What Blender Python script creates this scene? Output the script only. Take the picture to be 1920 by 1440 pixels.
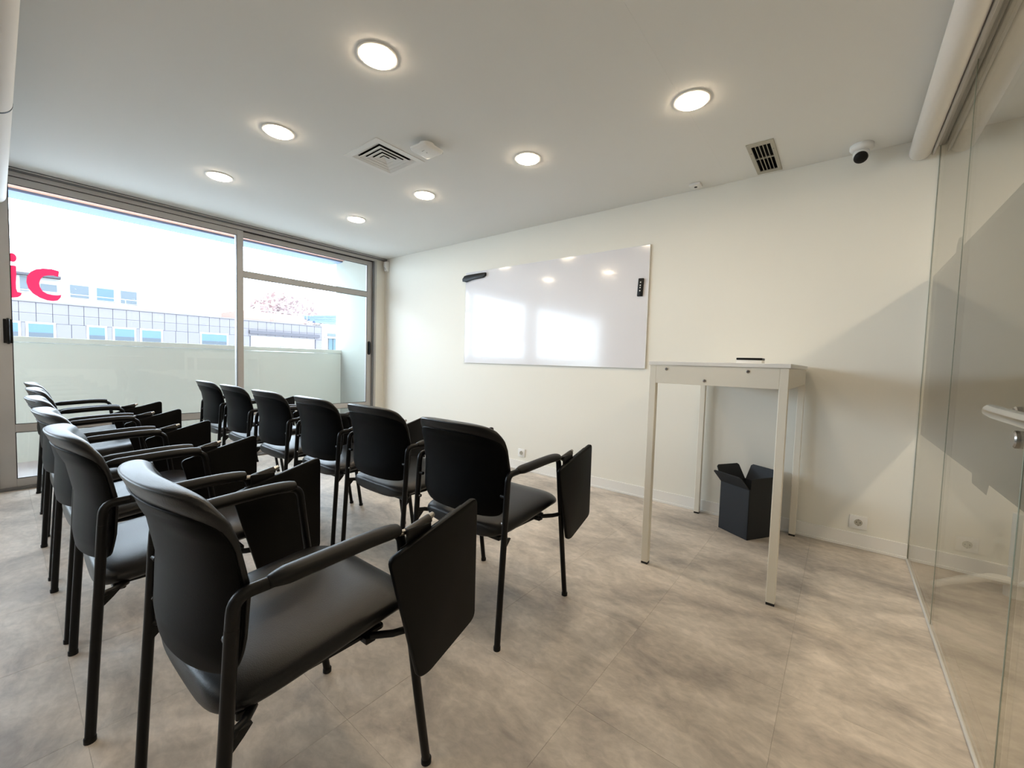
import bpy, bmesh, math, random
from mathutils import Vector, Matrix
random.seed(7)
for o in list(bpy.data.objects):
    bpy.data.objects.remove(o)
SC = bpy.context.scene
COL = SC.collection
PI = math.pi
H = 2.56          # ceiling height
XG = 5.58         # glass partition plane
YB = -7.2         # back wall of the open space the camera stands in

# ------------------------------------------------------------------ camera
def look():
    yaw, pitch, roll = math.radians(128.62396), math.radians(-3.00937), math.radians(1.68249)
    cy, sy, cp, sp = math.cos(yaw), math.sin(yaw), math.cos(pitch), math.sin(pitch)
    f = Vector((cy*cp, sy*cp, sp)); r = Vector((sy, -cy, 0)); u = r.cross(f)
    cr, sr = math.cos(roll), math.sin(roll)
    return cr*r + sr*u, -sr*r + cr*u, f
cd = bpy.data.cameras.new('camera'); cam = bpy.data.objects.new('camera', cd); COL.objects.link(cam)
cd.sensor_fit = 'HORIZONTAL'; cd.sensor_width = 36; cd.lens = 773.95/1920*36; cd.clip_start = 0.02; cd.clip_end = 400
r_, u_, f_ = look()
M = Matrix((r_, u_, -f_)).transposed().to_4x4(); M.translation = Vector((5.198, -3.5125, 1.15))
cam.matrix_world = M
SC.camera = cam

# ------------------------------------------------------------------ world, exposure
SKY = 10.0
LAMP = 60.0
w = bpy.data.worlds.new('overcast_sky'); SC.world = w; w.use_nodes = True
bg = w.node_tree.nodes['Background']; bg.inputs[0].default_value = (0.73, 0.875, 1.0, 1); bg.inputs[1].default_value = SKY
SC.view_settings.view_transform = 'Standard'; SC.view_settings.look = 'None'
SC.view_settings.gamma = 1; SC.view_settings.use_curve_mapping = False
SC.view_settings.exposure = 0.46
pl = bpy.data.lights.new('window_portal', 'AREA'); pl.shape = 'RECTANGLE'; pl.size = 2.5; pl.size_y = 7.0
pl.cycles.is_portal = True
po = bpy.data.objects.new('window_portal', pl); COL.objects.link(po)
po.location = (-0.125, -3.5, 1.28); po.rotation_euler = (0, math.radians(-90), 0)
# unseen fill lamps added behind the camera and in the corridor past the glass
def area(name, loc, e, r=.09):
    l = bpy.data.lights.new(name, 'AREA'); l.shape = 'DISK'; l.size = 2*r; l.energy = e; l.color = (1.0, .82, .62)
    o = bpy.data.objects.new(name, l); COL.objects.link(o); o.location = loc
for x_, y_ in ((1.24, -4.9), (3.42, -6.0)): area('rear_fill_lamp', (x_, y_, 2.54), 7)
for x_, y_ in ((6.6, -1.3), (6.6, -3.4), (6.6, -5.6)): area('corridor_fill_lamp', (x_, y_, 2.54), 16)

# ------------------------------------------------------------------ materials
def srgb(c):
    return tuple((x/255/12.92 if x/255 <= .04045 else ((x/255+.055)/1.055)**2.4) for x in c) + (1,)
def mat(name, col, rough=.5, metal=0., spec=.5, noise=0., nscale=8., bump=0., bscale=60., coat=0., sheen=0.):
    m = bpy.data.materials.new(name); m.use_nodes = True; nt = m.node_tree; b = nt.nodes['Principled BSDF']
    col = srgb(col); b.inputs['Base Color'].default_value = col; b.inputs['Roughness'].default_value = rough
    b.inputs['Metallic'].default_value = metal; b.inputs['Specular IOR Level'].default_value = spec
    b.inputs['Coat Weight'].default_value = coat
    tc = nt.nodes.new('ShaderNodeTexCoord')
    if noise:
        n = nt.nodes.new('ShaderNodeTexNoise'); n.inputs['Scale'].default_value = nscale; n.inputs['Detail'].default_value = 4
        nt.links.new(tc.outputs['Object'], n.inputs['Vector'])
        mx = nt.nodes.new('ShaderNodeMix'); mx.data_type = 'RGBA'
        mx.inputs[6].default_value = tuple(min(1, c*(1-noise)) for c in col[:3]) + (1,)
        mx.inputs[7].default_value = tuple(min(1, c*(1+noise)) for c in col[:3]) + (1,)
        nt.links.new(n.outputs['Fac'], mx.inputs[0]); nt.links.new(mx.outputs[2], b.inputs['Base Color'])
    if bump:
        n = nt.nodes.new('ShaderNodeTexNoise'); n.inputs['Scale'].default_value = bscale; n.inputs['Detail'].default_value = 3
        nt.links.new(tc.outputs['Object'], n.inputs['Vector'])
        bp = nt.nodes.new('ShaderNodeBump'); bp.inputs['Strength'].default_value = bump; bp.inputs['Distance'].default_value = .002
        nt.links.new(n.outputs['Fac'], bp.inputs['Height']); nt.links.new(bp.outputs[0], b.inputs['Normal'])
    return m
def glass(name, tint, f0=.04, rough=0.0):
    m = bpy.data.materials.new(name); m.use_nodes = True; nt = m.node_tree; nt.nodes.clear()
    out = nt.nodes.new('ShaderNodeOutputMaterial'); tr = nt.nodes.new('ShaderNodeBsdfTransparent'); gl = nt.nodes.new('ShaderNodeBsdfGlossy')
    tr.inputs[0].default_value = tint + (1,); gl.inputs['Roughness'].default_value = rough
    g = nt.nodes.new('ShaderNodeNewGeometry'); d = nt.nodes.new('ShaderNodeVectorMath'); d.operation = 'DOT_PRODUCT'
    nt.links.new(g.outputs['Normal'], d.inputs[0]); nt.links.new(g.outputs['Incoming'], d.inputs[1])
    def mth(op, a, b=None):
        n = nt.nodes.new('ShaderNodeMath'); n.operation = op
        for i, v in enumerate((a, b)):
            if v is None: continue
            if isinstance(v, (int, float)): n.inputs[i].default_value = v
            else: nt.links.new(v, n.inputs[i])
        return n.outputs[0]
    k = mth('POWER', mth('SUBTRACT', 1.0, mth('ABSOLUTE', d.outputs['Value'])), 5.0)
    k = mth('ADD', mth('MULTIPLY', k, 1-f0), f0)
    mx = nt.nodes.new('ShaderNodeMixShader'); nt.links.new(k, mx.inputs[0]); nt.links.new(tr.outputs[0], mx.inputs[1]); nt.links.new(gl.outputs[0], mx.inputs[2])
    nt.links.new(mx.outputs[0], out.inputs[0]); return m
def emis(name, col, s):
    m = bpy.data.materials.new(name); m.use_nodes = True; nt = m.node_tree; nt.nodes.clear()
    out = nt.nodes.new('ShaderNodeOutputMaterial'); e = nt.nodes.new('ShaderNodeEmission')
    e.inputs[0].default_value = col + (1,); e.inputs[1].default_value = s; nt.links.new(e.outputs[0], out.inputs[0]); return m
def floor_mat(name, ca, cb, cc):
    m = bpy.data.materials.new(name); m.use_nodes = True; nt = m.node_tree; b = nt.nodes['Principled BSDF']
    g = nt.nodes.new('ShaderNodeNewGeometry'); oi = nt.nodes.new('ShaderNodeObjectInfo')
    add = nt.nodes.new('ShaderNodeVectorMath'); add.operation = 'ADD'
    sc = nt.nodes.new('ShaderNodeVectorMath'); sc.operation = 'SCALE'; sc.inputs['Scale'].default_value = 0.22
    cmb = nt.nodes.new('ShaderNodeCombineXYZ'); nt.links.new(oi.outputs['Random'], cmb.inputs[2])
    nt.links.new(cmb.outputs[0], sc.inputs[0]); nt.links.new(g.outputs['Position'], add.inputs[0]); nt.links.new(sc.outputs[0], add.inputs[1])
    mp = nt.nodes.new('ShaderNodeMapping'); mp.inputs['Scale'].default_value = (0.85, 1.35, 0.35); mp.inputs['Rotation'].default_value = (0, 0, .35)
    nt.links.new(add.outputs[0], mp.inputs['Vector'])
    def noise(s, d, dist=0.):
        n = nt.nodes.new('ShaderNodeTexNoise'); n.inputs['Scale'].default_value = s; n.inputs['Detail'].default_value = d
        n.inputs['Roughness'].default_value = .62; n.inputs['Distortion'].default_value = dist
        nt.links.new(mp.outputs[0], n.inputs['Vector']); return n.outputs['Fac']
    r1 = nt.nodes.new('ShaderNodeValToRGB'); nt.links.new(noise(2.6, 6, .6), r1.inputs[0])
    r1.color_ramp.elements[0].position = .33; r1.color_ramp.elements[0].color = srgb(ca)
    r1.color_ramp.elements[1].position = .66; r1.color_ramp.elements[1].color = srgb(cb)
    e = r1.color_ramp.elements.new(.5); e.color = srgb(cc)
    r2 = nt.nodes.new('ShaderNodeValToRGB'); nt.links.new(noise(26, 9, .5), r2.inputs[0])
    r2.color_ramp.elements[0].position = .36; r2.color_ramp.elements[0].color = (.80, .80, .80, 1)
    r2.color_ramp.elements[1].position = .68; r2.color_ramp.elements[1].color = (1.08, 1.08, 1.08, 1)
    mx = nt.nodes.new('ShaderNodeMix'); mx.data_type = 'RGBA'; mx.blend_type = 'MULTIPLY'; mx.inputs[0].default_value = .8
    nt.links.new(r1.outputs[0], mx.inputs[6]); nt.links.new(r2.outputs[0], mx.inputs[7]); nt.links.new(mx.outputs[2], b.inputs['Base Color'])
    b.inputs['Roughness'].default_value = .42; b.inputs['Specular IOR Level'].default_value = .45
    bp = nt.nodes.new('ShaderNodeBump'); bp.inputs['Strength'].default_value = .08; bp.inputs['Distance'].default_value = .002
    nt.links.new(noise(60, 3), bp.inputs['Height']); nt.links.new(bp.outputs[0], b.inputs['Normal'])
    return m
MT = dict(
    wall=mat('wall_paint', (233, 231, 222), .75, noise=.012, nscale=2, bump=.05, bscale=220),
    greywall=mat('grey_wall_paint', (96, 96, 98), .8),  # unseen back wall, toned grey to send less light onto the chair backs
    ceiling=mat('ceiling_paint', (230, 231, 229), .85, noise=.01, nscale=2),
    floor=floor_mat('vinyl_stone_tile', (160, 151, 143), (224, 213, 201), (199, 189, 177)),
    grout=mat('joint_filler', (172, 165, 157), .8),
    trim=mat('white_skirting', (236, 235, 232), .4),
    alu=mat('anodised_aluminium', (182, 180, 178), .45, metal=0., noise=.03, nscale=30),
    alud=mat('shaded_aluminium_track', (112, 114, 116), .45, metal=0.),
    gasket=mat('black_rubber_gasket', (22, 22, 24), .6),
    wglass=glass('window_glass', (.978, .982, .985)),
    pglass=glass('partition_glass', (.91, .915, .895)),
    gedge=mat('glass_edge', (120, 132, 120), .3),
    silicone=mat('clear_silicone_bead', (205, 205, 202), .3),
    board=mat('whiteboard_enamel', (226, 225, 229), .13, spec=.6, coat=.25),
    white=mat('white_powder_coat', (232, 227, 214), .45),
    plastic=mat('white_plastic', (232, 232, 230), .4),
    blind=mat('white_blind_fabric', (224, 221, 217), .7, bump=.1, bscale=300),
    black=mat('black_plastic', (9, 9, 9), .42, spec=.25, bump=.08, bscale=500),
    frame=mat('black_painted_steel', (7, 7, 8), .38, spec=.24, bump=.05, bscale=400),
    vinyl=mat('black_faux_leather', (9, 9, 10), .36, spec=.36, bump=.22, bscale=420),
    shell=mat('black_back_cover', (3, 4, 5), .5, spec=.08, bump=.12, bscale=500),
    tablet=mat('black_laminate', (7, 7, 7), .45, spec=.15, bump=.06, bscale=500),
    edge=mat('tablet_edge_band', (30, 26, 23), .4),
    steel=mat('brushed_steel', (176, 172, 168), .25, metal=1.),
    chrome=mat('chrome', (205, 205, 205), .12, metal=1.),
    card=mat('black_cardboard', (21, 25, 31), .7, noise=.08, nscale=20),
    dark=mat('dark_duct', (8, 8, 8), .9),
    grille=mat('beige_grille', (176, 172, 158), .5),
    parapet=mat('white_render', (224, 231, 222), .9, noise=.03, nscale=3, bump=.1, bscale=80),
    siderender=mat('darkened_white_render', (150, 156, 148), .9, noise=.02, nscale=3),  # same white render, darkened in colour to offset the strong daylight on it
    terrace=mat('terrace_screed', (190, 190, 190), .8, noise=.05, nscale=4),
    soffit=mat('timber_soffit', (190, 135, 112), .7, noise=.05, nscale=6),
    beam=mat('pale_blue_beam', (112, 130, 160), .7),
    lilac=mat('lilac_cladding', (84, 80, 84), .7, noise=.02, nscale=2),
    joint=mat('cladding_joint', (56, 54, 60), .8),
    farwhite=mat('white_facade', (146, 143, 140), .8),
    farglass=mat('blue_window', (40, 68, 98), .3, noise=.12, nscale=1.2),
    fargrey=mat('grey_window', (56, 66, 74), .3, noise=.1, nscale=2),
    farsill=mat('dark_window_line', (40, 48, 56), .5),
    teal=mat('teal_curtain_glass', (28, 60, 72), .3, noise=.15, nscale=1.5),
    roofpink=mat('terracotta_roof', (132, 100, 90), .8, noise=.05, nscale=3),
    roofblue=mat('blue_sheet_roof', (70, 86, 108), .6),
    railm=mat('grey_railing', (130, 130, 135), .5),
    twig=mat('dry_pinkish_twigs', (146, 128, 127), .9),
    bark=mat('pale_branch', (120, 92, 88), .9),
    
    bulbrim=mat('lamp_rim', (240, 238, 232), .4),
    bulb=emis('lamp_diffuser', (1.0, .80, .57), LAMP),
)
fm = bpy.data.materials.new('grey_film'); fm.use_nodes = True; nt = fm.node_tree; pb = nt.nodes['Principled BSDF']
pb.inputs['Base Color'].default_value = srgb((96, 90, 76)); pb.inputs['Roughness'].default_value = .6; pb.inputs['Alpha'].default_value = .60
MT['film'] = fm
rm = bpy.data.materials.new('red_vinyl_film'); rm.use_nodes = True; nt = rm.node_tree; nt.nodes.clear()
out = nt.nodes.new('ShaderNodeOutputMaterial'); a_ = nt.nodes.new('ShaderNodeBsdfTranslucent'); b_ = nt.nodes.new('ShaderNodeBsdfTransparent'); mx = nt.nodes.new('ShaderNodeMixShader')
a_.inputs[0].default_value = (.78, .20, .33, 1); b_.inputs[0].default_value = (.55, .040, .075, 1); mx.inputs[0].default_value = .6
nt.links.new(b_.outputs[0], mx.inputs[1]); nt.links.new(a_.outputs[0], mx.inputs[2]); nt.links.new(mx.outputs[0], out.inputs[0]); MT['red'] = rm

# ------------------------------------------------------------------ mesh helpers
class MB:
    def __init__(s): s.bm = bmesh.new()
    def box(s, x0, x1, y0, y1, z0, z1, bev=0., seg=1):
        x0, x1 = min(x0, x1), max(x0, x1); y0, y1 = min(y0, y1), max(y0, y1); z0, z1 = min(z0, z1), max(z0, z1)
        v = [s.bm.verts.new(p) for p in ((x0,y0,z0),(x1,y0,z0),(x1,y1,z0),(x0,y1,z0),(x0,y0,z1),(x1,y0,z1),(x1,y1,z1),(x0,y1,z1))]
        fs = [s.bm.faces.new([v[i] for i in q]) for q in ((3,2,1,0),(4,5,6,7),(0,1,5,4),(1,2,6,5),(2,3,7,6),(3,0,4,7))]
        if bev:
            es = list({e for f in fs for e in f.edges})
            bmesh.ops.bevel(s.bm, geom=es, offset=bev, segments=seg, profile=.5, affect='EDGES')
        return s
    def prism(s, pts, d, bev=0.):
        # pts: list of 3D points (planar), extruded by vector d
        d = Vector(d); n = len(pts)
        a = [s.bm.verts.new(Vector(p)) for p in pts]; b = [s.bm.verts.new(Vector(p)+d) for p in pts]
        fs = [s.bm.faces.new(a), s.bm.faces.new(b[::-1])]
        for i in range(n):
            j = (i+1) % n; fs.append(s.bm.faces.new((a[j], a[i], b[i], b[j])))
        bmesh.ops.recalc_face_normals(s.bm, faces=fs)
        if bev:
            es = list(fs[0].edges) + list(fs[1].edges)
            bmesh.ops.bevel(s.bm, geom=es, offset=bev, segments=2, profile=.5, affect='EDGES')
        return s
    def tube(s, pts, r, seg=12, cap=True, flat=None):
        pts = [Vector(p) for p in pts]; n = len(pts); rr = r if isinstance(r, (list, tuple)) else [r]*n
        T = [(pts[min(i+1, n-1)] - pts[max(i-1, 0)]).normalized() for i in range(n)]
        ref = Vector((1, 0, 0)) if abs(T[0].x) < .8 else Vector((0, 0, 1))
        nrm = (ref - T[0]*ref.dot(T[0])).normalized(); rings = []
        for i in range(n):
            nrm = (nrm - T[i]*nrm.dot(T[i])).normalized(); bn = T[i].cross(nrm)
            fa = flat[i] if flat else (1, 1)
            rings.append([s.bm.verts.new(pts[i] + nrm*math.cos(2*PI*k/seg)*rr[i]*fa[0] + bn*math.sin(2*PI*k/seg)*rr[i]*fa[1]) for k in range(seg)])
        for i in range(n-1):
            for k in range(seg):
                l = (k+1) % seg; s.bm.faces.new((rings[i][k], rings[i][l], rings[i+1][l], rings[i+1][k]))
        if cap:
            s.bm.faces.new(rings[0][::-1]); s.bm.faces.new(rings[-1])
        return s
    def lathe(s, prof, c=(0,0,0), seg=32, axis='z'):
        # prof: (radius, height) list
        rings = []
        for r, h in prof:
            ring = []
            for k in range(seg):
                a = 2*PI*k/seg; x, y = r*math.cos(a), r*math.sin(a)
                p = (x, y, h) if axis == 'z' else ((x, h, y) if axis == 'y' else (h, x, y))
                ring.append(s.bm.verts.new(Vector(p)+Vector(c)))
            rings.append(ring)
        for i in range(len(rings)-1):
            for k in range(seg):
                l = (k+1) % seg; s.bm.faces.new((rings[i][k], rings[i][l], rings[i+1][l], rings[i+1][k]))
        s.bm.faces.new(rings[0]); s.bm.faces.new(rings[-1])
        return s
    def pad(s, fn, nu=16, nv=20, n=6.):
        # closed cushion: fn(u, v, side) -> point, u,v in [-1,1] inside a superellipse outline, side in -1..1 (back..front)
        def prow(th):
            v = math.copysign(abs(math.sin(th))**(2/n), math.sin(th)); w_ = abs(math.cos(th))**(2/n); return v, w_
        F = {}
        rows = [prow(-PI/2 + PI*j/nv) for j in range(nv+1)]
        us = [math.sin(PI/2*(-1+2*i/nu)) for i in range(nu+1)]
        for sd in (1, -1):
            for j, (v, w_) in enumerate(rows):
                for i, u in enumerate(us):
                    F[(sd, i, j)] = s.bm.verts.new(fn(u*w_, v, sd, u, w_))
        fs = []
        for sd in (1, -1):
            for j in range(nv):
                for i in range(nu):
                    q = (F[(sd,i,j)], F[(sd,i+1,j)], F[(sd,i+1,j+1)], F[(sd,i,j+1)])
                    fs.append(s.bm.faces.new(q if sd > 0 else q[::-1]))
        bmesh.ops.remove_doubles(s.bm, verts=s.bm.verts[:], dist=1e-5)
        s.bm.faces.ensure_lookup_table(); bmesh.ops.recalc_face_normals(s.bm, faces=s.bm.faces[:])
        return s
    def mesh(s, name, m, smooth=None):
        bmesh.ops.recalc_face_normals(s.bm, faces=s.bm.faces[:])
        me = bpy.data.meshes.new(name); s.bm.to_mesh(me); s.bm.free(); me.materials.append(m)
        if smooth is not None:
            for p in me.polygons: p.use_smooth = True
            if smooth < 179: me.set_sharp_from_angle(angle=math.radians(smooth))
        return me
    def build(s, name, m, parent=None, smooth=None, loc=None):
        o = bpy.data.objects.new(name, s.mesh(name, m, smooth)); COL.objects.link(o)
        if parent: o.parent = parent
        if loc: o.location = loc
        return o
def tag(o, label=None, cat=None, group=None, kind=None):
    if label: o['label'] = label
    if cat: o['category'] = cat
    if group: o['group'] = group
    if kind: o['kind'] = kind
    return o
def struct(o, label=None): 
    o['kind'] = 'structure'
    if label: o['label'] = label
    return o
def empty(name, loc=(0,0,0), rz=0.):
    o = bpy.data.objects.new(name, None); COL.objects.link(o); o.location = loc; o.rotation_euler = (0, 0, rz); o.empty_display_size = .1; return o
def copy_tree(o, parent=None):
    c = o.copy(); COL.objects.link(c)
    if parent: c.parent = parent
    for ch in list(o.children): copy_tree(ch, c)
    return c
def arc(c, r, a0, a1, n, ax):   # arc in the plane of two unit vectors
    a, b = Vector(ax[0]), Vector(ax[1]); c = Vector(c)
    return [c + a*math.cos(a0+(a1-a0)*i/n)*r + b*math.sin(a0+(a1-a0)*i/n)*r for i in range(n+1)]
def smooth_path(pts, n=6):
    # Catmull-Rom
    P = [Vector(p) for p in pts]; out = []
    for i in range(len(P)-1):
        p0, p1, p2, p3 = P[max(i-1,0)], P[i], P[i+1], P[min(i+2,len(P)-1)]
        for k in range(n):
            t = k/n; out.append(.5*((2*p1)+(-p0+p2)*t+(2*p0-5*p1+4*p2-p3)*t*t+(-p0+3*p1-3*p2+p3)*t**3))
    out.append(P[-1]); return out
def fillet(pts, r, n=6):
    # polyline with rounded corners
    P = [Vector(p) for p in pts]; out = [P[0]]
    for i in range(1, len(P)-1):
        a = (P[i-1]-P[i]); b = (P[i+1]-P[i]); ra = min(r if not isinstance(r, (list, tuple)) else r[i-1], a.length*.49, b.length*.49)
        A = P[i]+a.normalized()*ra; B = P[i]+b.normalized()*ra
        for k in range(n+1):
            t = k/n; out.append(A*(1-t)**2 + P[i]*2*t*(1-t) + B*t*t)
    out.append(P[-1]); return out
def round_poly(pts, rs, n=5):
    out = []; N = len(pts); V = [Vector(p) for p in pts]
    for i in range(N):
        a = V[i-1]-V[i]; b = V[(i+1) % N]-V[i]; r = min(rs[i], a.length*.45, b.length*.45)
        A = V[i]+a.normalized()*r; B = V[i]+b.normalized()*r
        for k in range(n+1):
            t = k/n; out.append(tuple(A*(1-t)**2 + V[i]*2*t*(1-t) + B*t*t))
    return out
def plate(x0, x1, y0, y1, z0, z1, holes):
    mb = MB(); xs = sorted({x0, x1, *[h for q in holes for h in q[:2]]}); ys = sorted({y0, y1, *[h for q in holes for h in q[2:]]})
    for i in range(len(xs)-1):
        for j in range(len(ys)-1):
            cx, cy = (xs[i]+xs[i+1])/2, (ys[j]+ys[j+1])/2
            if any(h[0] < cx < h[1] and h[2] < cy < h[3] for h in holes): continue
            mb.box(xs[i], xs[i+1], ys[j], ys[j+1], z0, z1)
    return mb

# ------------------------------------------------------------------ room shell
XE = 7.6
floor = struct(MB().box(0, XE, YB-.1, .1, -.12, -.003).build('floor', MT['grout']), 'grey beige mottled vinyl tile floor')
P = .53; tile_me = {}
def tile(x0, x1, y0, y1):
    g = .00025; w_, d_ = round(x1-x0-2*g, 4), round(y1-y0-2*g, 4)
    if (w_, d_) not in tile_me:
        tile_me[(w_, d_)] = MB().box(-w_/2, w_/2, -d_/2, d_/2, -.003, 0, .0003).mesh('tile', MT['floor'])
    o = bpy.data.objects.new('tile', tile_me[(w_, d_)]); COL.objects.link(o); o.location = ((x0+x1)/2, (y0+y1)/2, random.uniform(-.0002, 0)); o.parent = floor
xs = [0.0] + [5.09-P*k for k in range(9, -1, -1)] + [5.09+P*k for k in range(1, 5)] + [XE]
xs = [x for x in sorted(xs) if 0 <= x <= XE]
if xs[1]-xs[0] < .08: xs.pop(1)
ys = [YB] + [-3.37+P*k for k in range(-1, 7)] + [0.0]
for i in range(len(xs)-1):
    for j in range(len(ys)-1):
        tile(xs[i], xs[i+1], ys[j], ys[j+1])

VX, VY = 2.592, -1.765      # diffuser centre
GX, GY = 4.715, -.281       # grille centre
ceil = plate(0, 4.4545, YB-.1, .1, H, H+.09, [(VX-.16, VX+.16, VY-.16, VY+.16)])
ceil2 = plate(4.4549, XE, YB-.1, .1, H, H+.09, [(GX-.055, GX+.055, GY-.205, GY+.205)])
me2 = ceil2.mesh('tmp', MT['ceiling']); ceil.bm.from_mesh(me2)
ceil.box(0, XE, YB-.1, .1, H+.091, H+.12)
ceiling = struct(ceil.build('ceiling', MT['ceiling']), 'matt white plaster ceiling')
struct(MB().box(0, XE, 0, .12, -.1, H+.1).build('wall_front', MT['wall']), 'pale cream painted wall carrying the whiteboard')
struct(MB().box(-.15, XE, YB-.12, YB, -.1, H+.1).build('wall_back', MT['greywall']))
struct(MB().box(XE, XE+.1, YB, .1, -.1, H+.1).build('wall_right', MT['wall']))
wl = MB().box(-.12, -.0, -.150, 0.0, -.1, H+.1); wl.box(-.12, 0, -3.75, -3.545, -.1, H+.1); wl.box(-.12, 0, YB, -7.0, -.1, H+.1); wl.box(-.12, -.02, YB, 0, H, H+.1)
struct(wl.build('wall_left', MT['wall']), 'narrow strip of wall beside the window frame')
def base(name, x0, x1, y0, y1):
    mb = MB()
    ax = x1-x0 > y1-y0
    mb.box(x0, x1, y0, y1, .0, .097, .002)
    if ax: mb.box(x0, x1, y0-.009, y0, 0, .018, .002)
    return struct(mb.build(name, MT['trim']))
base('baseboard_front', .0, XG-.008, -.012, 0)
base('baseboard_right', XG+.008, XE, -.012, 0)
base('baseboard_left', 0.0, .010, -.150, -.012)
struct(MB().box(.052, .056, -.0035, 0, .097, 2.36).build('trim_1', MT['trim']), 'thin cable cover running down the wall corner below the sensor')

# ------------------------------------------------------------------ window wall (x = 0)
def bars(parent, nm, lst, m=None):
    for b in lst: MB().box(*b, .0015).build(nm, m or MT['alu'], parent)
# outer frame and track
hd = struct(empty('trim_2'), 'grey aluminium head track and jambs around the sliding windows')
MB().box(-.10, .055, -3.545, -.0, 2.532, H, .002).build('head_track', MT['alud'], hd)
MB().box(.055, .058, -3.545, -.0, 2.545, 2.549).build('track_lip', MT['plastic'], hd)
MB().box(-.10, .030, -3.545, -.150, 2.498, 2.532, .002).build('head_rail', MT['alu'], hd)
MB().box(-.09, .012, -3.545, -.150, 2.492, 2.498).build('brush_seal', MT['gasket'], hd)
MB().box(-.10, .030, -.178, -.150, 0, 2.5, .002).build('jamb', MT['alu'], hd)
MB().box(-.10, .018, -.192, -.178, 0, 2.5).build('jamb_groove', MT['alud'], hd)
MB().box(-.10, .030, -3.545, -3.515, 0, 2.5, .002).build('jamb', MT['alu'], hd)
MB().box(-.10, .045, -3.545, -.150, 0, .022, .002).build('bottom_track', MT['alud'], hd)
def sash(name, y0, y1, sl, sr, x0, x1, transom, label):
    """stile widths sl (at y0) and sr (at y1)"""
    s = struct(empty(name, (0, 0, 0)), label)
    za, zb = .022, 2.492
    bars(s, 'stile', [(x0, x1, y0, y0+sl, za, zb), (x0, x1, y1-sr, y1, za, zb)])
    a, b = y0+sl, y1-sr
    bars(s, 'rail', [(x0, x1, a, b, 2.436, zb), (x0, x1, a, b, za, .088), (x0, x1, a, b, .468, .532)])
    zs = [(.088, .468), (.532, 2.0 if transom else 2.436)]
    if transom:
        bars(s, 'rail', [(x0, x1, a, b, 2.0, 2.068)]); zs.append((2.068, 2.436))
    for z0, z1 in zs:
        g = .005
        MB().box(x1-.006, x1-.001, a, b, z1-g, z1).box(x1-.006, x1-.001, a, b, z0, z0+g).box(x1-.006, x1-.001, a, a+g, z0, z1).box(x1-.006, x1-.001, b-g, b, z0, z1).build('gasket', MT['gasket'], s)
        MB().box((x0+x1)/2-.004, (x0+x1)/2+.004, a, b, z0, z1).build('pane', MT['wglass'], s)
    return s
w1 = sash('window_1', -3.515, -1.797, .087, .060, -.012, .020, False, 'left sliding glass door of the window wall with black pull handle')
w2 = sash('window_2', -1.857, -.192, .060, .072, -.062, -.022, True, 'right sliding glass door with a transom bar')
def pull(par, y, z, x, h, d, w_):
    pts = [(x, y, z-h/2), (x+d*.9, y, z-h*.44), (x+d, y, z-h*.3), (x+d, y, z+h*.3), (x+d*.9, y, z+h*.44), (x, y, z+h/2)]
    MB().box(x, x+.006, y-w_/2, y+w_/2, z-h/2, z+h/2, .003, 2).build('handle', MT['black'], par, 30)
    MB().tube(fillet(pts, .03, 5), .009, 10, flat=None).build('handle', MT['black'], par, 60)
w3 = sash('window_3', -7.0, -3.75, .087, .060, -.012, .020, False, 'sliding glass door of the neighbouring space')
MB().box(-.10, .055, -7.0, -3.75, 2.498, H).build('head_track', MT['alud'], w3)
MB().box(-.10, .045, -7.0, -3.75, 0, .022).build('bottom_track', MT['alud'], w3)
pull(w1, -3.447, 1.280, .020, .190, .042, .050)
pull(w2, -.232, 1.292, -.022, .175, .036, .040)
# red lettering stuck on the glass
C_ = [(-3.1636, 1.8038), (-3.1696, 1.7547), (-3.197, 1.7608), (-3.2267, 1.7577), (-3.2514, 1.7452), (-3.2689, 1.719), (-3.2758, 1.6853), (-3.2726, 1.6533), (-3.2587, 1.6228), (-3.2347, 1.6046), (-3.2002, 1.5986), (-3.1751, 1.6007), (-3.1547, 1.6066), (-3.1592, 1.5836), (-3.1759, 1.5576), (-3.2012, 1.5483), (-3.2357, 1.551), (-3.2744, 1.5661), (-3.312, 1.5968), (-3.3356, 1.6362), (-3.3449, 1.6845), (-3.3397, 1.7316), (-3.3202, 1.7686), (-3.2913, 1.7941), (-3.255, 1.8083), (-3.2059, 1.8134)]
I_ = [(-3.4518, 1.7994), (-3.3957, 1.8035), (-3.3954, 1.7321), (-3.3995, 1.6683), (-3.3987, 1.6192), (-3.3933, 1.5954), (-3.3705, 1.5918), (-3.3756, 1.5698), (-3.3919, 1.5547), (-3.4284, 1.5447), (-3.4484, 1.5454), (-3.4535, 1.6176), (-3.4521, 1.7218)]
D_ = [(-3.4133+.0226*math.cos(a*PI/10), 1.8633+.035*math.sin(a*PI/10)) for a in range(20)]
sign = empty('window_lettering', (0, 0, 0)); tag(sign, 'red vinyl letters i and c stuck on the left window glass', 'lettering')
for nm, q in (('letter_i', I_), ('letter_dot', D_), ('letter_c', C_)):
    MB().prism([(.0105, u, v) for u, v in q], (-.002, 0, 0)).build(nm, MT['red'], sign)

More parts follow.
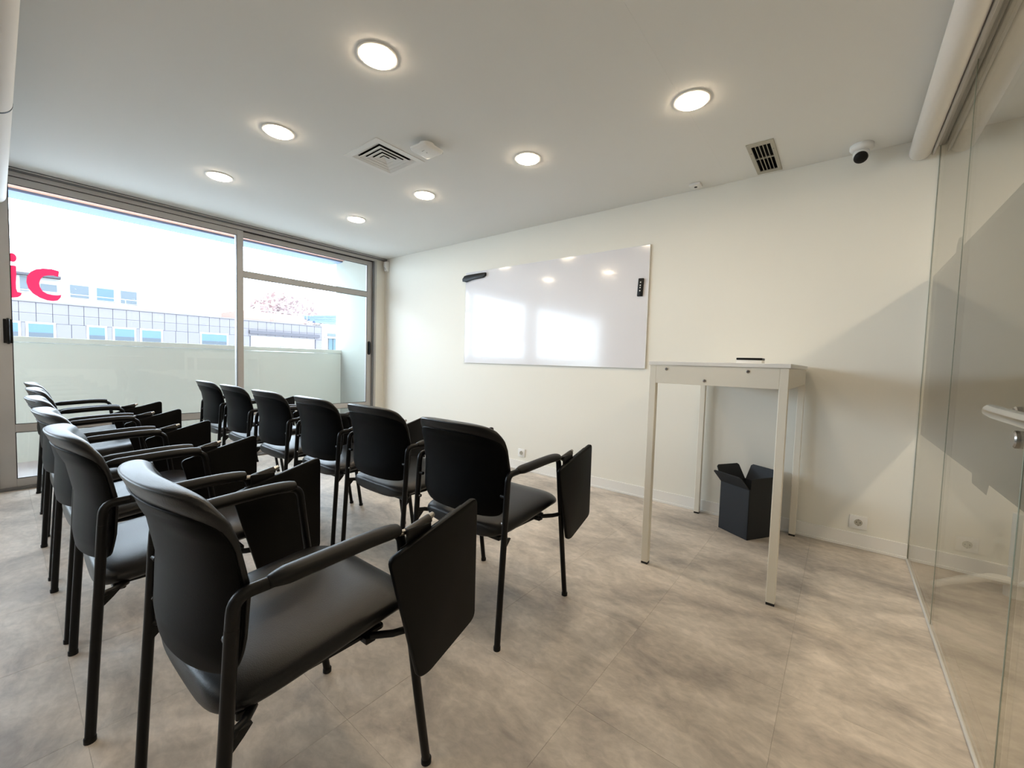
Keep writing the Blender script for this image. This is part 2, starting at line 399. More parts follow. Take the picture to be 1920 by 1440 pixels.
# ------------------------------------------------------------------ glass partition on the right
gp = struct(empty('wall_glass'), 'frameless glass partition on the right')
def gpane(y0, y1, z0, z1, nm='pane'):
    o = MB().box(XG-.005, XG+.005, y0, y1, z0, z1).build(nm, MT['pglass'], gp)
    return o
gpane(-.860, -.004, .004, 2.50); gpane(-1.858, -.864, .010, 2.50, 'door_pane'); gpane(-4.6, -1.862, .004, 2.50)
for y in (-.002, -.862, -1.860):
    MB().box(XG-.0062, XG-.0052, y-.003, y+.003, .004, 2.50).build('glass_edge', MT['gedge'], gp)
MB().tube([(XG-.009, y, .003) for y in (-.012, -4.6)], .006, 8).build('silicone_bead', MT['silicone'], gp, 60)
MB().box(XG-.022, XG+.022, -4.6, 0, 2.50, H, .002).build('head_channel', MT['alu'], gp)
# lever handle of the glass door
lv = empty('lever_handle', (XG-.006, -1.80, 1.045)); tag(lv, 'chrome lever handle on the glass door at the right edge', 'handle')
MB().tube([(0, 0, 0), (-.032, 0, 0)], .011, 14).build('neck', MT['chrome'], lv, 40)
MB().tube(fillet([(-.030, -.42, .0), (-.032, .04, .002), (-.030, .100, .004), (-.030, .108, .004)], .03, 5), [.020]*13+[.013], 18).build('lever', MT['chrome'], lv, 60)
MB().lathe([(.026, 0), (.026, -.008), (.022, -.011)], (0, 0, 0), 28, 'x').build('rose', MT['steel'], lv, 30)
MB().lathe([(.024, 0), (.024, -.008), (.020, -.011)], (0, -.01, -.062), 28, 'x').build('lock_rose', MT['steel'], lv, 30)
# translucent film with a slanted outline on the far face of the glass
fpts = [(-.02,1.733),(-.655,1.730),(-.664,1.765),(-.700,1.788),(-.780,1.775),(-.800,1.728),(-4.55,1.722),(-4.55,.800),(-1.520,.800),(-1.500,.762),(-1.310,.762),(-1.300,.796),(-.02,.786)]

# roller blinds
def blind(name, x0, x1, y0, y1, z, r, label, strap=None):
    t = empty(name, ((x0+x1)/2, (y0+y1)/2, z)); tag(t, label, 'blind', 'roller blinds')
    L = max(abs(x1-x0), abs(y1-y0)); al = 'x' if abs(x1-x0) > abs(y1-y0) else 'y'
    prof = [(r*.25, -L/2), (r*.8, -L/2), (r, -L/2+.012), (r, L/2-.012), (r*.8, L/2), (r*.25, L/2)]
    MB().lathe(prof, (0, 0, 0), 40, al).build('roll', MT['blind'], t, 50)
    if strap is not None:
        s = strap - (x0+x1)/2
        MB().lathe([(r*1.0, s-.008), (r*1.02, s-.007), (r*1.02, s+.007), (r*1.0, s+.008)], (0, 0, 0), 40, al).build('band', MT['black'], t, 50)
    return t
bl = blind('roller_blind', 5.488, 5.488, -3.55, -.012, 2.482, .052, 'white rolled-up blind tube along the ceiling before the glass partition')
MB().box(.050, .062, -1.76, 1.76, -.035, .078, .003).build('bracket_rail', MT['alu'], bl)
b2 = blind('roller_blind', .03, 4.5, -3.494, -3.494, 2.32, .060, 'white rolled-up blind tube at the left edge with a dark band', strap=2.0)
MB().box(-2.1, 2.1, -.008, .008, .055, .24).build('bracket_rail', MT['alu'], b2)

# ------------------------------------------------------------------ lamps in the ceiling
def downlight():
    t = empty('downlight')
    MB().lathe([(.079, 0), (.094, 0), (.0945, -.003), (.090, -.0055), (.079, -.0055)], (0, 0, 0), 48).build('rim', MT['bulbrim'], t, 40)
    MB().lathe([(.0785, -.001), (.0785, -.008), (.074, -.0115), (.055, -.013), (.001, -.0135)], (0, 0, 0), 48).build('diffuser', MT['bulb'], t, 40)
    return t
d0 = downlight()
LP = [(3.422,-2.366,'round downlight nearest the camera in the left ceiling row'),
      (2.338,-2.366,'round downlight left of the square ceiling diffuser, middle of the left row'),
      (1.242,-2.366,'round downlight of the left row nearest the window'),
      (4.496,-1.184,'round downlight nearest the glass partition, rightmost on the ceiling'),
      (3.417,-1.184,'round downlight right of the smoke detector, second from the glass side'),
      (2.318,-1.184,'round downlight just beyond the square diffuser in the right ceiling row'),
      (1.243,-1.184,'smallest and farthest round downlight, above the window corner'),
      (4.50,-2.366,'round downlight above the near chairs')]
for i, (x, y, lb) in enumerate(LP):
    o = d0 if i == 0 else copy_tree(d0)
    o.location = (x, y, H); tag(o, lb, 'ceiling light', 'ceiling downlights')

# square four-way air diffuser
df = empty('air_diffuser', (VX, VY, H)); tag(df, 'square white four-way air diffuser in the ceiling', 'vent')
def ring(mb, a, za, b, zb, t=.0018):
    # square frustum sheet from half-size a at za to b at zb
    for k in range(4):
        R_ = Matrix.Rotation(k*PI/2, 3, 'Z')
        q = [R_ @ Vector(p) for p in ((a,-a,za),(a,a,za),(b,b,zb),(b,-b,zb))]
        q2 = [R_ @ Vector(p) for p in ((a-t,-a+t,za),(a-t,a-t,za),(max(b-t,0),max(b-t,0),zb-t),(max(b-t,0),-max(b-t,0),zb-t))]
        v = [mb.bm.verts.new(p) for p in q+q2]
        for f in ((0,1,2,3),(7,6,5,4),(0,4,5,1),(1,5,6,2),(2,6,7,3),(3,7,4,0)): mb.bm.faces.new([v[i] for i in f])
fl = MB()
for (x0, x1, y0, y1) in ((-.197,.197,-.197,-.158),(-.197,.197,.158,.197),(-.197,-.158,-.158,.158),(.158,.197,-.158,.158)): fl.box(x0, x1, y0, y1, -.004, 0)
fl.build('flange', MT['plastic'], df)
mb = MB(); ring(mb, .158, -.003, .132, .009); mb.build('blade', MT['plastic'], df)
for a in (.122, .088, .054):
    mb = MB(); ring(mb, a, -.004, a-.026, .006)
    for k in range(4):
        b = ((-a-.003, a+.003, -a-.003, -a+.002), (-a-.003, a+.003, a-.002, a+.003), (-a-.003, -a+.002, -a+.002, a-.002), (a-.002, a+.003, -a+.002, a-.002))[k]
        mb.box(b[0], b[1], b[2], b[3], -.0065, -.003)
    mb.build('blade', MT['plastic'], df)
mb = MB()
v = [mb.bm.verts.new(p) for p in ((-.026,-.026,-.003),(.026,-.026,-.003),(.026,.026,-.003),(-.026,.026,-.003),(0,0,.008),(0,0,.012))]
for k in range(4): mb.bm.faces.new((v[k], v[(k+1) % 4], v[4])); mb.bm.faces.new((v[k], v[(k+1) % 4], v[5]))
mb.build('centre_cone', MT['plastic'], df)
MB().box(-.16, .16, -.16, .16, .070, .088).box(-.16, -.158, -.16, .16, .036, .07).box(.158, .16, -.16, .16, .036, .07).box(-.16, .16, -.16, -.158, .036, .07).box(-.16, .16, .158, .16, .036, .07).build('duct', MT['dark'], df)

# slotted extract grille
gr = empty('ceiling_grille', (GX, GY, H)); tag(gr, 'beige slotted extract grille in the ceiling near the wall', 'vent')
fr = MB()
for b in ((-.075,.075,-.242,-.200),(-.075,.075,.200,.242),(-.075,-.052,-.200,.200),(.052,.075,-.200,.200)): fr.box(*b, -.007, 0, .0015)
fr.build('frame', MT['grille'], gr)
for x in (-.031, -.0103, .0103, .031): MB().box(x-.0016, x+.0016, -.200, .200, -.005, .004).build('slat', MT['grille'], gr)
MB().box(-.052, .052, -.007, .003, -.004, .004).build('cross_bar', MT['grille'], gr)
MB().box(-.055, .055, -.205, .205, .070, .088).box(-.055, -.0515, -.205, .205, .0, .07).box(.0515, .055, -.205, .205, .0, .07).box(-.0515, .0515, -.205, -.2, .0, .07).box(-.0515, .0515, .2, .205, .0, .07).build('duct', MT['dark'], gr)
for x, y in ((-.062, -.12), (.062, -.12)): MB().lathe([(.004, -.0075), (.004, -.0085)], (x, y, 0), 10).build('screw', MT['steel'], gr)

# detector / access point
ap = empty('smoke_detector', (2.985, -1.712, H), math.radians(3)); tag(ap, 'white rounded square detector on the ceiling beside the air diffuser', 'detector')
MB().lathe([(.050, 0), (.050, -.022), (.045, -.022)], seg=28).build('base', MT['plastic'], ap, 40)
MB().box(-.082, .082, -.082, .082, -.052, -.020, .022, 4).build('body', MT['plastic'], ap, 40)
MB().lathe([(.006, -.0515), (.006, -.0535)], (0, .0, 0), 12).build('indicator', MT['steel'], ap)
MB().box(-.012, .012, -.032, -.029, -.0535, -.0515).build('indicator', MT['steel'], ap)

# dome camera
dc = empty('security_camera', (5.213, -.120, H)); tag(dc, 'white ball security camera with a black lens on the ceiling', 'camera')
MB().lathe([(.058, 0), (.060, -.004), (.060, -.022), (.052, -.034), (.040, -.038)], seg=36).build('mount', MT['plastic'], dc, 40)
def ball(mb, c, r, seg=28, n=16, cut=-1.):
    prof = [(max(r*math.sin(PI*i/n), .0004), r*math.cos(PI*i/n)) for i in range(n+1)]
    return mb.lathe(prof, c, seg)
ball(MB(), (0, 0, -.058), .042).build('ball', MT['plastic'], dc, 170)
o = MB().lathe([(.035, -.006), (.036, .002), (.032, .012), (.016, .019), (.001, .021)], (0, 0, 0), 28).build('lens', MT['black'], dc, 60)
o.location = (-.002, -.026, -.084); o.rotation_euler = Vector((0, 0, 1)).rotation_difference(Vector((-.02, -.75, -.66))).to_euler()
MB().lathe([(.007, 0), (.007, -.02)], (.030, -.022, -.052), 10).build('infrared_lamp', MT['plastic'], dc, 40)

ms = empty('motion_sensor', (4.235, -.110, H)); tag(ms, 'small white square sensor with a dark eye on the ceiling', 'sensor')
MB().box(-.040, .040, -.040, .040, -.020, 0, .005, 2).build('body', MT['plastic'], ms, 40)
MB().lathe([(.011, -.0195), (.011, -.023), (.006, -.024)], seg=16).build('eye', MT['black'], ms, 40)

pr = empty('alarm_sensor', (.075, -.0, 2.445)); tag(pr, 'white wedge alarm sensor high in the corner beside the window', 'sensor')
MB().prism([(-.034, -.002, .075), (-.034, -.052, .070), (-.034, -.058, .02), (-.034, -.040, -.055), (-.034, -.002, -.070)], (.068, 0, 0), .006).build('body', MT['plastic'], pr, 40)
for k in range(3): MB().lathe([(.004, 0), (.004, -.003)], (-.012+.012*k, -.052+.003*k, -.012-.012*k), 10, 'y').build('dot', MT['gasket'], pr)

# ------------------------------------------------------------------ wall things
wb = empty('whiteboard', (2.762, -.002, 1.658)); tag(wb, 'large white magnetic whiteboard on the wall', 'whiteboard')
MB().box(-1.100, 1.100, -.014, -.004, -.527, .527, .001).build('panel', MT['board'], wb)
MB().box(-1.085, 1.085, -.004, 0, -.51, .51).build('backing', MT['alud'], wb)
fe = MB()
for b in ((-1.102,1.102,.526,.529),(-1.102,1.102,-.529,-.526),(-1.103,-1.099,-.529,.529),(1.099,1.103,-.529,.529)): fe.box(b[0], b[1], -.0155, -.003, b[2], b[3])
fe.build('edge_strip', MT['plastic'], wb)
er = MB()
epts = [(-.19,-.010),(-.185,-.038),(-.13,-.050),(-.05,-.034),(.03,-.028),(.14,-.022),(.175,-.006),(.175,.030),(.10,.032),(.0,.031),(-.10,.030),(-.155,.024)]
er.prism([(x, 0, z) for x, z in epts], (0, -.028, 0), .005)
eo = er.build('board_eraser', MT['black'], None, 40, (1.812, -.014, 2.125)); tag(eo, 'long black eraser on the upper left corner of the whiteboard', 'eraser')
rc = empty('remote_control', (3.797, -.014, 1.828)); tag(rc, 'small black remote control at the right edge of the whiteboard', 'remote')
rc.rotation_euler = (0, math.radians(3), 0)
MB().box(-.024, .024, -.018, 0, -.077, .077, .006, 3).build('body', MT['black'], rc, 40)
for z in (.042, .016, -.004, -.030): MB().lathe([(.0055, -.018), (.0055, -.0195)], (0, 0, z), 12, 'y').build('button', MT['plastic'], rc)

def socket(x, z, label):
    t = empty('wall_socket', (x, 0, z)); tag(t, label, 'socket', 'white wall sockets')
    mb = MB(); mb.box(-.046, .046, -.010, 0, -.044, .044, .004, 2); mb.build('plate', MT['plastic'], t, 40)
    MB().lathe([(.024, -.0102), (.024, -.0125), (.0215, -.0125), (.0215, -.0104)], seg=28, axis='y').build('ring', MT['plastic'], t, 40)
    MB().lathe([(.0212, -.0101), (.0212, -.0108)], seg=28, axis='y').build('well', MT['grille'], t, 40)
    for sx in (-.0095, .0095): MB().lathe([(.003, -.0107), (.003, -.0114)], (sx, 0, 0), 10, 'y').build('hole', MT['gasket'], t)
    for sz in (-.019, .019): MB().box(-.0025, .0025, -.013, -.0105, sz-.003, sz+.003).build('earth_clip', MT['steel'], t)
socket(2.555, .182, 'white wall socket low on the wall below the whiteboard')
socket(5.332, .170, 'white wall socket near the glass partition, right of the high table')

# ------------------------------------------------------------------ high table
tb = empty('high_table', (4.666, -.60, 0)); tag(tb, 'tall white metal table standing against the wall', 'table')
X0, X1, Y0, Y1 = -.330, .336, -.577, .560
MB().box(X0-.004, X1+.006, Y0-.008, Y1+.008, 1.160, 1.181, .0015).build('tabletop', MT['trim'], tb)
for nm, b in (('apron', (X0+.038, X1-.038, Y0, Y0+.018)), ('apron', (X0+.038, X1-.038, Y1-.018, Y1)), ('apron', (X0, X0+.018, Y0+.038, Y1-.038)), ('apron', (X1-.018, X1, Y0+.038, Y1-.038))):
    MB().box(*b, 1.058, 1.158, .001).build(nm, MT['white'], tb)
for sx in (X0, X1-.038):
    for sy in (Y0, Y1-.038):
        lg = MB().box(sx, sx+.038, sy, sy+.038, .012, 1.158, .002).build('leg', MT['white'], tb)
        MB().box(sx+.001, sx+.037, sy+.001, sy+.037, 0, .012).build('foot_cap', MT['gasket'], lg)
for sx, sz in ((-.235, 1.138), (.165, 1.138), (-.035, 1.082)):
    MB().lathe([(.008, 0), (.0085, -.003), (.005, -.006), (.001, -.006)], (sx, Y0, sz), 16, 'y').build('screw', MT['steel'], tb, 40)
cb = empty('charging_pad', (4.79, -.86, 1.181)); tag(cb, 'small flat white box with a black top on the high table', 'device')
MB().box(-.062, .062, -.05, .05, 0, .020, .003, 2).build('body', MT['plastic'], cb, 40)
MB().box(-.063, .063, -.052, .052, .020, .032, .003, 2).build('cover', MT['black'], cb, 40)

# black cardboard box under the table
bxo = empty('cardboard_box', (0, 0, 0)); tag(bxo, 'open black cardboard box on the floor under the high table', 'box')
A, B, Cc = Vector((4.556, -.262, 0)), Vector((4.757, -.385, 0)), Vector((4.880, -.195, 0))
e1 = (B-A); L1 = e1.length; e1.normalize(); e2 = Vector((-e1.y, e1.x, 0)); L2 = .235; hh = .345; tk = .005
Z = Vector((0, 0, 1))
def wallq(p, q, inward, nm):
    MB().prism([p, q, q+Z*hh, p+Z*hh], inward*tk).build(nm, MT['card'], bxo)
c00, c10, c11, c01 = A, A+e1*L1, A+e1*L1+e2*L2, A+e2*L2
wallq(c00, c10, e2, 'side'); wallq(c10, c11, -e1, 'side'); wallq(c11, c01, -e2, 'side'); wallq(c01, c00, e1, 'side')
MB().prism([c00, c10, c11, c01], Z*tk).build('bottom', MT['card'], bxo)
def flap(p, q, out, ang, ln, tap=.03):
    d = (out*math.cos(ang) + Z*math.sin(ang)); n_ = (out*math.sin(ang) - Z*math.cos(ang)); t = (q-p).normalized()
    p = p+Z*hh; q = q+Z*hh
    pts = [p+t*.003, q-t*.003, q+d*ln*.9-t*tap, q+d*ln-t*(tap+.015), p+d*ln+t*(tap+.015), p+d*ln*.9+t*tap]
    MB().prism(pts, n_*tk).build('flap', MT['card'], bxo)
flap(c00, c10, -e2, math.radians(48), .115, .0)
flap(c10, c11, e1, math.radians(84), .075, .0)
flap(c11, c01, e2, math.radians(70), .115, .012)
flap(c01, c00, -e1, math.radians(62), .115, .012)

# ------------------------------------------------------------------ chairs
def lerp(tab, x):
    if x <= tab[0][0]: return tab[0][1]
    for (a, va), (b, vb) in zip(tab, tab[1:]):
        if x <= b:
            t = (x-a)/(b-a); t = t*t*(3-2*t)*.5 + t*.5; return va+(vb-va)*t
    return tab[-1][1]
def make_chair():
    t = empty('tablet_chair')
    # side frames: rear leg, arm and front leg are one bent tube; the legs are parts of their own
    for s in (-1, 1):
        x = .272*s
        rear_top = Vector((x, -.226, .640)); front_top = Vector((x, .162, .640))
        MB().tube([(x, -.262, .006), (x, -.250, .22), (x, -.236, .45), rear_top], .0128, 14).build('leg', MT['frame'], t, 60)
        MB().tube([(x, .256, .006), (x, .222, .22), (x, .188, .45), front_top], .0120, 14).build('leg', MT['frame'], t, 60)
        for yy in (-.262, .256): MB().lathe([(.0145, 0), (.0145, .014), (.013, .016)], (x, yy, 0), 16).build('foot_cap', MT['black'], t, 40)
        path = fillet([rear_top, (x, -.222, .700), (x+.004*s, -.10, .706), (x+.004*s, .06, .714), (x, .154, .708), front_top], [.045, .02, .02, .045], 6)
        MB().tube(path, .0125, 14).build('arm_tube', MT['frame'], t, 60)
        pp = smooth_path([(x+.002*s, -.165, .705), (x+.004*s, -.13, .708), (x+.006*s, -.05, .713), (x+.006*s, .06, .718), (x+.004*s, .140, .716)], 4)
        n = len(pp); rr = [.014 + .011*min(1, (i/(n-1))*4)*min(1, (1-i/(n-1))*5+.55) for i in range(n)]
        MB().tube(pp, rr, 16, flat=[(1.0, .72)]*n).build('armrest', MT['black'], t, 70)
        # side rail holding the seat
        MB().tube([(x, -.238, .430), (x-.02*s, -.20, .428), (x-.055*s, -.17, .425)], .0095, 10).build('seat_bracket', MT['frame'], t, 60)
        MB().tube([(x, .190, .430), (x-.02*s, .15, .428), (x-.060*s, .11, .425)], .0095, 10).build('seat_bracket', MT['frame'], t, 60)
        MB().prism([(x-.012*s, -.232, .432), (x-.012*s, -.190, .432), (x-.012*s, -.205, .415), (x-.012*s, -.236, .385)], (.010*s, 0, 0)).build('gusset', MT['black'], t)
        # back upright fixing the shell to the rear leg
        MB().tube([(x, -.231, .50), (x-.018*s, -.228, .50)], .008, 8).build('back_fixing', MT['steel'], t, 60)
        MB().tube([(x, -.229, .61), (x-.03*s, -.226, .61)], .008, 8).build('back_fixing', MT['frame'], t, 60)
    for q in (-.20, .095): MB().box(-.215, .215, q, q+.03, .405, .425, .003).build('seat_frame', MT['frame'], t)
    # seat cushion
    def sf(u, v, sd, uu, ww):
        x = .250*u; y = .006 + .246*v
        e = (max(0, 1-abs(uu)**5)**.5) * (ww**.9 if ww > 0 else 0)
        z = .464 + .008*(u*u) - .026*max(0, v-.5)**2/.25 + .026*v
        return Vector((x, y, z + (sd*.042 if sd > 0 else sd*.034)*e))
    MB().pad(sf, 20, 28, 6.).build('seat', MT['vinyl'], t, 179)
    MB().box(-.195, .195, -.185, .165, .412, .424, .01, 2).build('seat_board', MT['black'], t)
    # backrest
    prof = [(.505, -.226), (.56, -.230), (.62, -.224), (.70, -.220), (.77, -.230), (.83, -.250), (.875, -.272), (.900, -.286)]
    def halfw(z):
        return lerp([(.50, .236), (.58, .255), (.70, .262), (.80, .258), (.90, .248)], z)
    def bf(u, v, sd, uu, ww):
        z = .704 + .194*v; W = halfw(z); x = W*u
        yc = lerp(prof, z) + .050*(u*u) - .020
        th = lerp([(.50, .014), (.70, .019), (.83, .027), (.90, .032)], z)
        e = (max(0, 1-abs(uu)**4)**.5) * (max(ww, 0)**.8)
        return Vector((x, yc + sd*th*e, z - (.008*u*u)))
    MB().pad(bf, 22, 34, 7.).build('backrest', MT['vinyl'], t, 179)
    def pf(u, v, sd, uu, ww):
        z = .684 + .172*v; W = halfw(z)-.002; x = W*u
        yc = lerp(prof, z) + .050*(u*u) - .020 - lerp([(.50, .014), (.70, .019), (.83, .026), (.90, .030)], z)*(1-abs(uu)**8*.65)
        e = (max(0, 1-abs(uu)**8)**.5) * (max(ww, 0)**.5)
        return Vector((x, yc + sd*.005*e - .001, z - .008*u*u))
    MB().pad(pf, 20, 28, 8.).build('back_shell', MT['shell'], t, 179)
    # writing tablet folded down outside the right arm
    tp = round_poly([(.086, .668), (.392, .752), (.393, .382), (.215, .316), (.180, .320)], [.022, .026, .022, .022, .018])
    x = .306
    tbm = MB().prism([(x, y, z) for y, z in tp], (.017, 0, 0), .004).build('tablet', MT['tablet'], t, 35)
    MB().prism([(x-.0015, y, z) for y, z in [(.13,.680),(.34,.735),(.338,.729),(.131,.674)]], (-.002, 0, 0)).build('edge_groove', MT['edge'], tbm)
    MB().tube([(.282, .140, .708), (.288, .168, .708)], .008, 12).build('hinge_pin', MT['steel'], t, 50)
    MB().tube([(.289, .160, .706), (.292, .232, .724)], .0125, 14).build('hinge', MT['edge'], t, 50)
    MB().tube([(.291, .228, .723), (.289, .248, .731)], [.010, .007], 12).build('hinge_knob', MT['steel'], t, 50)
    MB().box(.296, .306, .15, .23, .665, .720, .003).build('hinge_plate', MT['frame'], t)
    return t
CH = [  # x, y, turn, label
 (4.063,-3.030, 1.2,'black tablet chair nearest the camera, its writing tablet hanging in the foreground'),
 (3.264,-3.098,-1.0,'black tablet chair second from the camera in the left row'),
 (2.610,-3.100, 0.5,'black tablet chair third from the camera in the left row'),
 (1.910,-3.100, 0.0,'black tablet chair fourth from the camera in the left row'),
 (1.185,-3.075,-1.0,'black tablet chair fifth from the camera in the left row'),
 (0.540,-3.062, 0.0,'black tablet chair at the window end of the left row'),
 (3.907,-2.025, 0.3,'black tablet chair nearest the high table, at the near end of its row'),
 (3.215,-1.990, 0.5,'black tablet chair second from the near end of the row nearer the whiteboard'),
 (2.590,-2.010, 0.0,'black tablet chair third from the near end of the row nearer the whiteboard'),
 (1.950,-2.035, 0.5,'black tablet chair fourth from the near end of the row nearer the whiteboard'),
 (1.260,-2.035, 0.0,'black tablet chair fifth from the near end of the row nearer the whiteboard'),
 (0.600,-2.035,-0.5,'black tablet chair farthest from the camera, before the window mullion'),
]
ch0 = make_chair()
for i, (x, y, rz, lb) in enumerate(CH):
    o = ch0 if i == 0 else copy_tree(ch0)
    o.location = (x, y, 0); o.rotation_euler = (0, 0, math.radians(rz))
    tag(o, lb, 'chair', 'tablet chairs in the left row' if i < 6 else 'tablet chairs in the row nearer the whiteboard')

# ------------------------------------------------------------------ beyond the glass partition
fp = MB().prism([(XG+.0056, y, z) for y, z in fpts], (.0008, 0, 0)).build('glass_film', MT['film']); tag(fp, 'translucent grey privacy film band across the glass partition', 'film')
ps = empty('pedestal_base', (5.965, -.20, 0)); tag(ps, 'white pedestal with a curved foot behind the glass partition', 'pedestal')
MB().tube([(0, 0, .05), (0, 0, .44)], .030, 20).build('column', MT['plastic'], ps, 60)
MB().tube(smooth_path([(0, 0, .075), (-.10, -.05, .085), (-.22, -.12, .060), (-.325, -.178, .022)], 5), [.024]*6+[.021]*5+[.017]*5, 14).build('curved_foot', MT['plastic'], ps, 60)
MB().tube(smooth_path([(0, 0, .075), (.10, -.06, .085), (.22, -.14, .060), (.30, -.2, .022)], 5), [.024]*6+[.021]*5+[.017]*5, 14).build('curved_foot', MT['plastic'], ps, 60)
MB().tube([(0,0,.0),(0,0,.07)], .04, 20).build('hub', MT['plastic'], ps, 60)

# ------------------------------------------------------------------ outside: terrace
struct(MB().box(-1.35, -.12, -9, .12, -.2, .0).build('floor_terrace', MT['terrace']), 'pale terrace floor outside the windows')
tw = struct(empty('wall_terrace'), 'pale green white terrace parapet')
MB().box(-1.36, -1.20, -9, .15, 0, 1.205).build('parapet', MT['parapet'], tw)
MB().box(-1.38, -1.185, -9, .15, 1.209, 1.265, .003).build('coping', MT['parapet'], tw)
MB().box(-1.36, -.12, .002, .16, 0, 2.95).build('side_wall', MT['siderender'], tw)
ov = struct(empty('ceiling_terrace'), 'terrace overhang with a blue edge beam')
MB().box(-1.17, -.12, -9, .002, 2.692, 2.9).build('soffit', MT['soffit'], ov)
MB().box(-1.50, -1.17, -9, .002, 2.668, 2.95).build('edge_beam', MT['beam'], ov)

# ------------------------------------------------------------------ outside: buildings across the street
D = 30.0; K = (D+5.198)/(14+5.198)
def fy(y): return -3.5125 + (y+3.5125)*K
def fz(z): return 1.15 + (z-1.15)*K
bA = empty('office_building', (-D, 0, -6)); tag(bA, 'low lilac panel-clad building across the street with a row of blue windows', 'building')
def part(par, nm, m, x0, x1, y0, y1, z0, z1, bev=0.):
    o = MB().box(x0, x1, y0, y1, z0, z1, bev).build(nm, m); o.parent = par; o.matrix_parent_inverse = Matrix.Translation(-par.location); return o
yl, yr, ztop = -9.5, fy(6.1), fz(2.555)
part(bA, 'body', MT['joint'], -D-6, -D-.03, yl, yr, -6, ztop-.02)
part(bA, 'coping', MT['lilac'], -D-.3, -D+.06, yl, yr, ztop-.02, ztop+.06)
WIN = [(-3.33,-3.08),(-2.881,-2.375),(-1.60,-1.229),(-.991,-.500),(-.300,.217),(1.424,2.244)]
wz0, wz1 = fz(1.30), fz(1.895)
rowz = [fz(2.555)-.03, fz(2.215), fz(1.925), wz0-.2]
pw = .62; pme = {}
yy = yl
RC = (fy(3.06), fy(5.80))          # recessed shop front
def panel(y0, y1, z0, z1):
    k = (round(y1-y0, 2), round(z1-z0, 2))
    if k not in pme: pme[k] = MB().box(0, .04, -k[0]/2, k[0]/2, -k[1]/2, k[1]/2, .006).mesh('cladding_panel', MT['lilac'])
    o = bpy.data.objects.new('cladding_panel', pme[k]); COL.objects.link(o); o.location = (-D-.03, (y0+y1)/2, (z0+z1)/2); o.parent = bA
    o.matrix_parent_inverse = Matrix.Translation(-bA.location)
wy = [(fy(a), fy(b)) for a, b in WIN]
while yy < yr-.1:
    y1 = min(yy+pw, yr)
    for r in range(2):
        panel(yy+.008, y1-.008, rowz[r+1]+.008, rowz[r]-.008)
    yy = y1
cuts = sorted([(a-.10, b+.10) for a, b in wy] + [(RC[0], RC[1])])
segs = []; c0 = yl
for a, b in cuts:
    if a > c0: segs.append((c0, a))
    c0 = max(c0, b)
segs.append((c0, yr))
for a, b in segs:
    n = max(1, round((b-a)/pw))
    for i in range(n): panel(a+(b-a)*i/n+.008, a+(b-a)*(i+1)/n-.008, rowz[3], rowz[2]-.008)
part(bA, 'wall_base', MT['lilac'], -D-.03, -D+.01, yl, yr, -6, rowz[3]-.01)
for a, b in wy:
    f = part(bA, 'window', MT['farwhite'], -D-.03, -D+.03, a-.10, b+.10, wz0-.1, wz1+.10)
    part(f, 'pane', MT['farglass'], -D+.03, -D+.045, a, b, wz0, wz1)
    part(f, 'sill_line', MT['farsill'], -D+.045, -D+.055, a, b, wz0, fz(1.63))  # dark strip along the foot of each pane
f = part(bA, 'shop_front', MT['farwhite'], -D-.03, -D+.0, RC[0]+.1, RC[1]-.1, wz0-.3, fz(1.96))
for k in range(4):
    a = RC[0]+.25 + (RC[1]-RC[0]-.5)*k/4; part(f, 'pane', mat('pale_glass', (214, 226, 228), .3) if k == 0 else bpy.data.materials['pale_glass'], -D+.0, -D+.02, a+.03, a+(RC[1]-RC[0]-.5)/4-.03, wz0-.2, fz(1.93))
part(bA, 'canopy', MT['joint'], -D-.03, -D+.25, RC[0]-.05, RC[1]+.25, fz(2.02), fz(2.15))
# small dark letter strokes on the shop front, too small to read
random.seed(3)
for k in range(9):
    y = fy(4.00) + k*.155
    part(f, 'letter_stroke', MT['fargrey'], -D+.02, -D+.03, y, y+.07, fz(1.50), fz(1.50)+random.uniform(.08, .2))
# pink tiled roof piece, rail, blue sheet roof and teal bay at its right end
part(bA, 'roof', MT['roofpink'], -D-5, -D-.6, fy(2.85), fy(5.42), ztop+.0, fz(2.98))
for a, b, z in ((-3.3, 1.95, 2.90), (2.7, 5.5, 3.03)):
    MBt = MB().tube([(-D-.4, fy(a), fz(z)+.02), (-D-.4, fy(b), fz(z)+.02)], .022, 8); 
    n = max(2, int((fy(b)-fy(a))/2.2))
    for i in range(n+1):
        y = fy(a)+(fy(b)-fy(a))*i/n; MBt.tube([(-D-.4, y, ztop), (-D-.4, y, fz(z)+.02)], .018, 6)
    o = MBt.build('railing', MT['railm']); o.parent = bA; o.matrix_parent_inverse = Matrix.Translation(-bA.location)

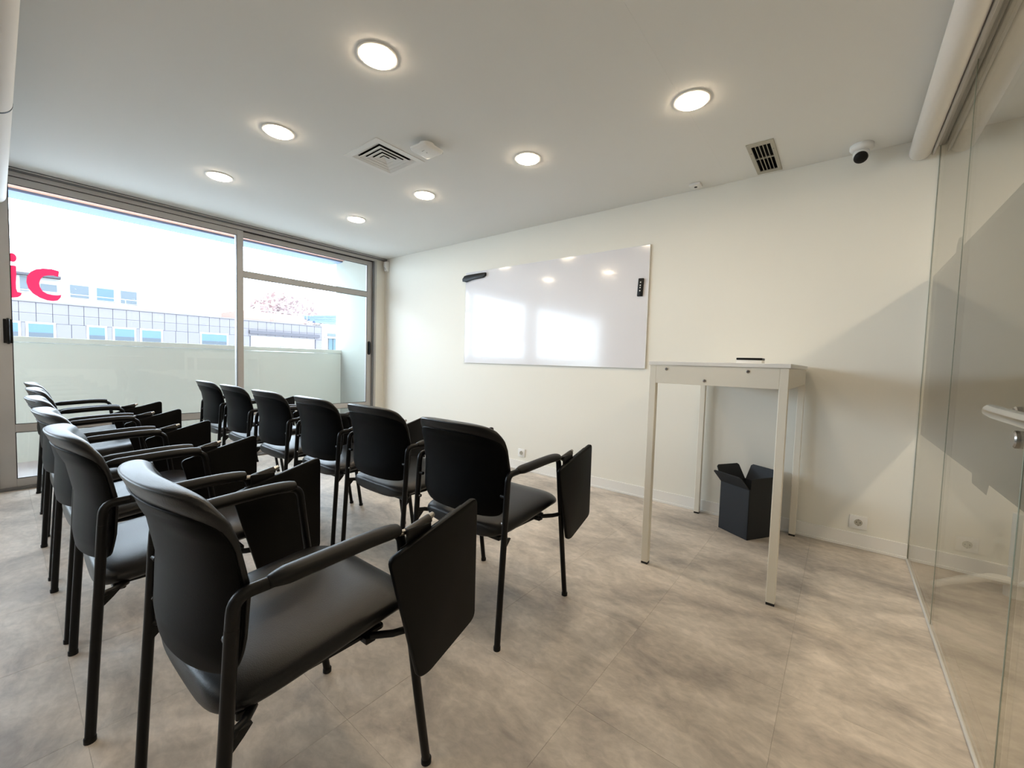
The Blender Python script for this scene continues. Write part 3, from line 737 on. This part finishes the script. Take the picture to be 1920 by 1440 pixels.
bB = empty('glazed_pavilion', (-D, fy(6.6), -6)); tag(bB, 'pavilion with teal glazing and a blue sheet roof at the right of the lilac building', 'building')
part(bB, 'body', MT['farwhite'], -D-10, -D-.2, fy(6.12), fy(8.5), -6, fz(2.68))
part(bB, 'window', MT['teal'], -D-.2, -D-.15, fy(6.45), fy(8.5), fz(1.3), fz(2.03))
for k in range(5): part(bB, 'mullion', MT['farsill'], -D-.15, -D-.1, fy(6.45)+k*.4, fy(6.45)+k*.4+.04, fz(1.3), fz(2.03))
part(bB, 'window', MT['fargrey'], -D-.2, -D-.15, fy(6.42), fy(8.5), fz(2.13), fz(2.28))
part(bB, 'ledge', MT['farwhite'], -D-.2, -D+.1, fy(6.25), fy(8.5), fz(2.04), fz(2.12))
for k in range(4):
    a0, b0 = 2.73+.083*k, 2.73+.175*k; yl_ = fy(5.85-.12*k)
    o = MB().prism([(-D-.3-.5*k, yl_, fz(a0)), (-D-.3-.5*k, fy(8.5), fz(b0)), (-D-.3-.5*k, fy(8.5), fz(b0+.155)), (-D-.3-.5*k, yl_, fz(a0+.068))], (-.45, 0, 0)).build('roof_sheet', MT['roofblue'])
    o.parent = bB; o.matrix_parent_inverse = Matrix.Translation(-bB.location)

# white building set back behind
D2 = 37.0; K2 = (D2+5.198)/(14+5.198)
def gy(y): return -3.5125 + (y+3.5125)*K2
def gz(z): return 1.15 + (z-1.15)*K2
bC = empty('apartment_building', (-D2, 0, -6)); tag(bC, 'overexposed white upper building with three grey blue windows behind the lilac one', 'building')
part(bC, 'body', MT['farwhite'], -D2-8, -D2, -16, gy(1.0), -6, gz(3.55))
for i, (a, b, z0, z1) in enumerate([(-2.0,-1.585,2.80,3.19),(-1.402,-.997,2.79,3.18),(-.827,-.422,2.76,3.18),(-3.02,-2.85,2.85,3.29),(-2.62,-2.28,2.88,3.12)]):
    fr_ = part(bC, 'window', MT['farwhite'], -D2, -D2+.05, gy(a)-.1, gy(b)+.1, gz(z0)-.05, gz(z1)+.12)
    part(fr_, 'pane', MT['farglass'] if i == 1 else MT['fargrey'], -D2+.05, -D2+.07, gy(a), gy(b), gz(z0), gz(z1))
for a, b in ((-3.12,-2.78),(-2.70,-2.20)):
    part(bC, 'dormer_roof', MT['joint'], -D2, -D2+.5, gy(a), gy(b), gz(3.31), gz(3.38))
# bare winter tree behind
tr = MB(); random.seed(11)
def branch(p, d, L, r, n):
    q = p + d*L; tr.tube([p, (p+q)/2 + Vector((0, random.uniform(-.05,.05)*L, 0)), q], [r, r*.8, r*.6], 5, cap=False)
    if n == 0: return
    for k in range(3):
        a = Vector((random.uniform(-.6,.6), random.uniform(-.9,.9), random.uniform(-.1,.7)))
        branch(q, (d+a).normalized(), L*random.uniform(.62,.8), r*.55, n-1)
branch(Vector((0,0,0)), Vector((0,0,1)), 5.0, .15, 5)
to = tr.build('bare_tree', MT['bark'], None, 60, (-44, 16.9, -6.0))
lf = MB()
for k in range(2600):
    a_, b_, r_2 = random.uniform(0, 2*PI), random.uniform(-1, 1), random.random()**.45
    cc = Vector((math.cos(a_)*math.sqrt(1-b_*b_)*3.2, math.sin(a_)*math.sqrt(1-b_*b_)*3.9, b_*3.0))*r_2 + Vector((0, 0, 11.4))
    if random.random() < .35*(1+math.sin(cc.y*2.1)*math.sin(cc.z*2.7)): continue
    u1 = Vector((random.uniform(-1,1), random.uniform(-1,1), random.uniform(-1,1))).normalized()*random.uniform(.12, .26)
    v1 = u1.orthogonal()*random.uniform(.5, 1)
    lf.bm.faces.new([lf.bm.verts.new(cc+q) for q in (u1, v1, -u1, -v1)])
lfo = lf.build('twigs', MT['twig'], to); lfo['kind'] = 'stuff'
tag(to, 'faint bare pinkish tree rising behind the pink roof', 'tree')
to['category'] = 'tree'
gd = MB().box(-90, -1.36, -60, 60, -6.3, -6.0).build('ground', MT['terrace']); struct(gd, 'pale street ground below')
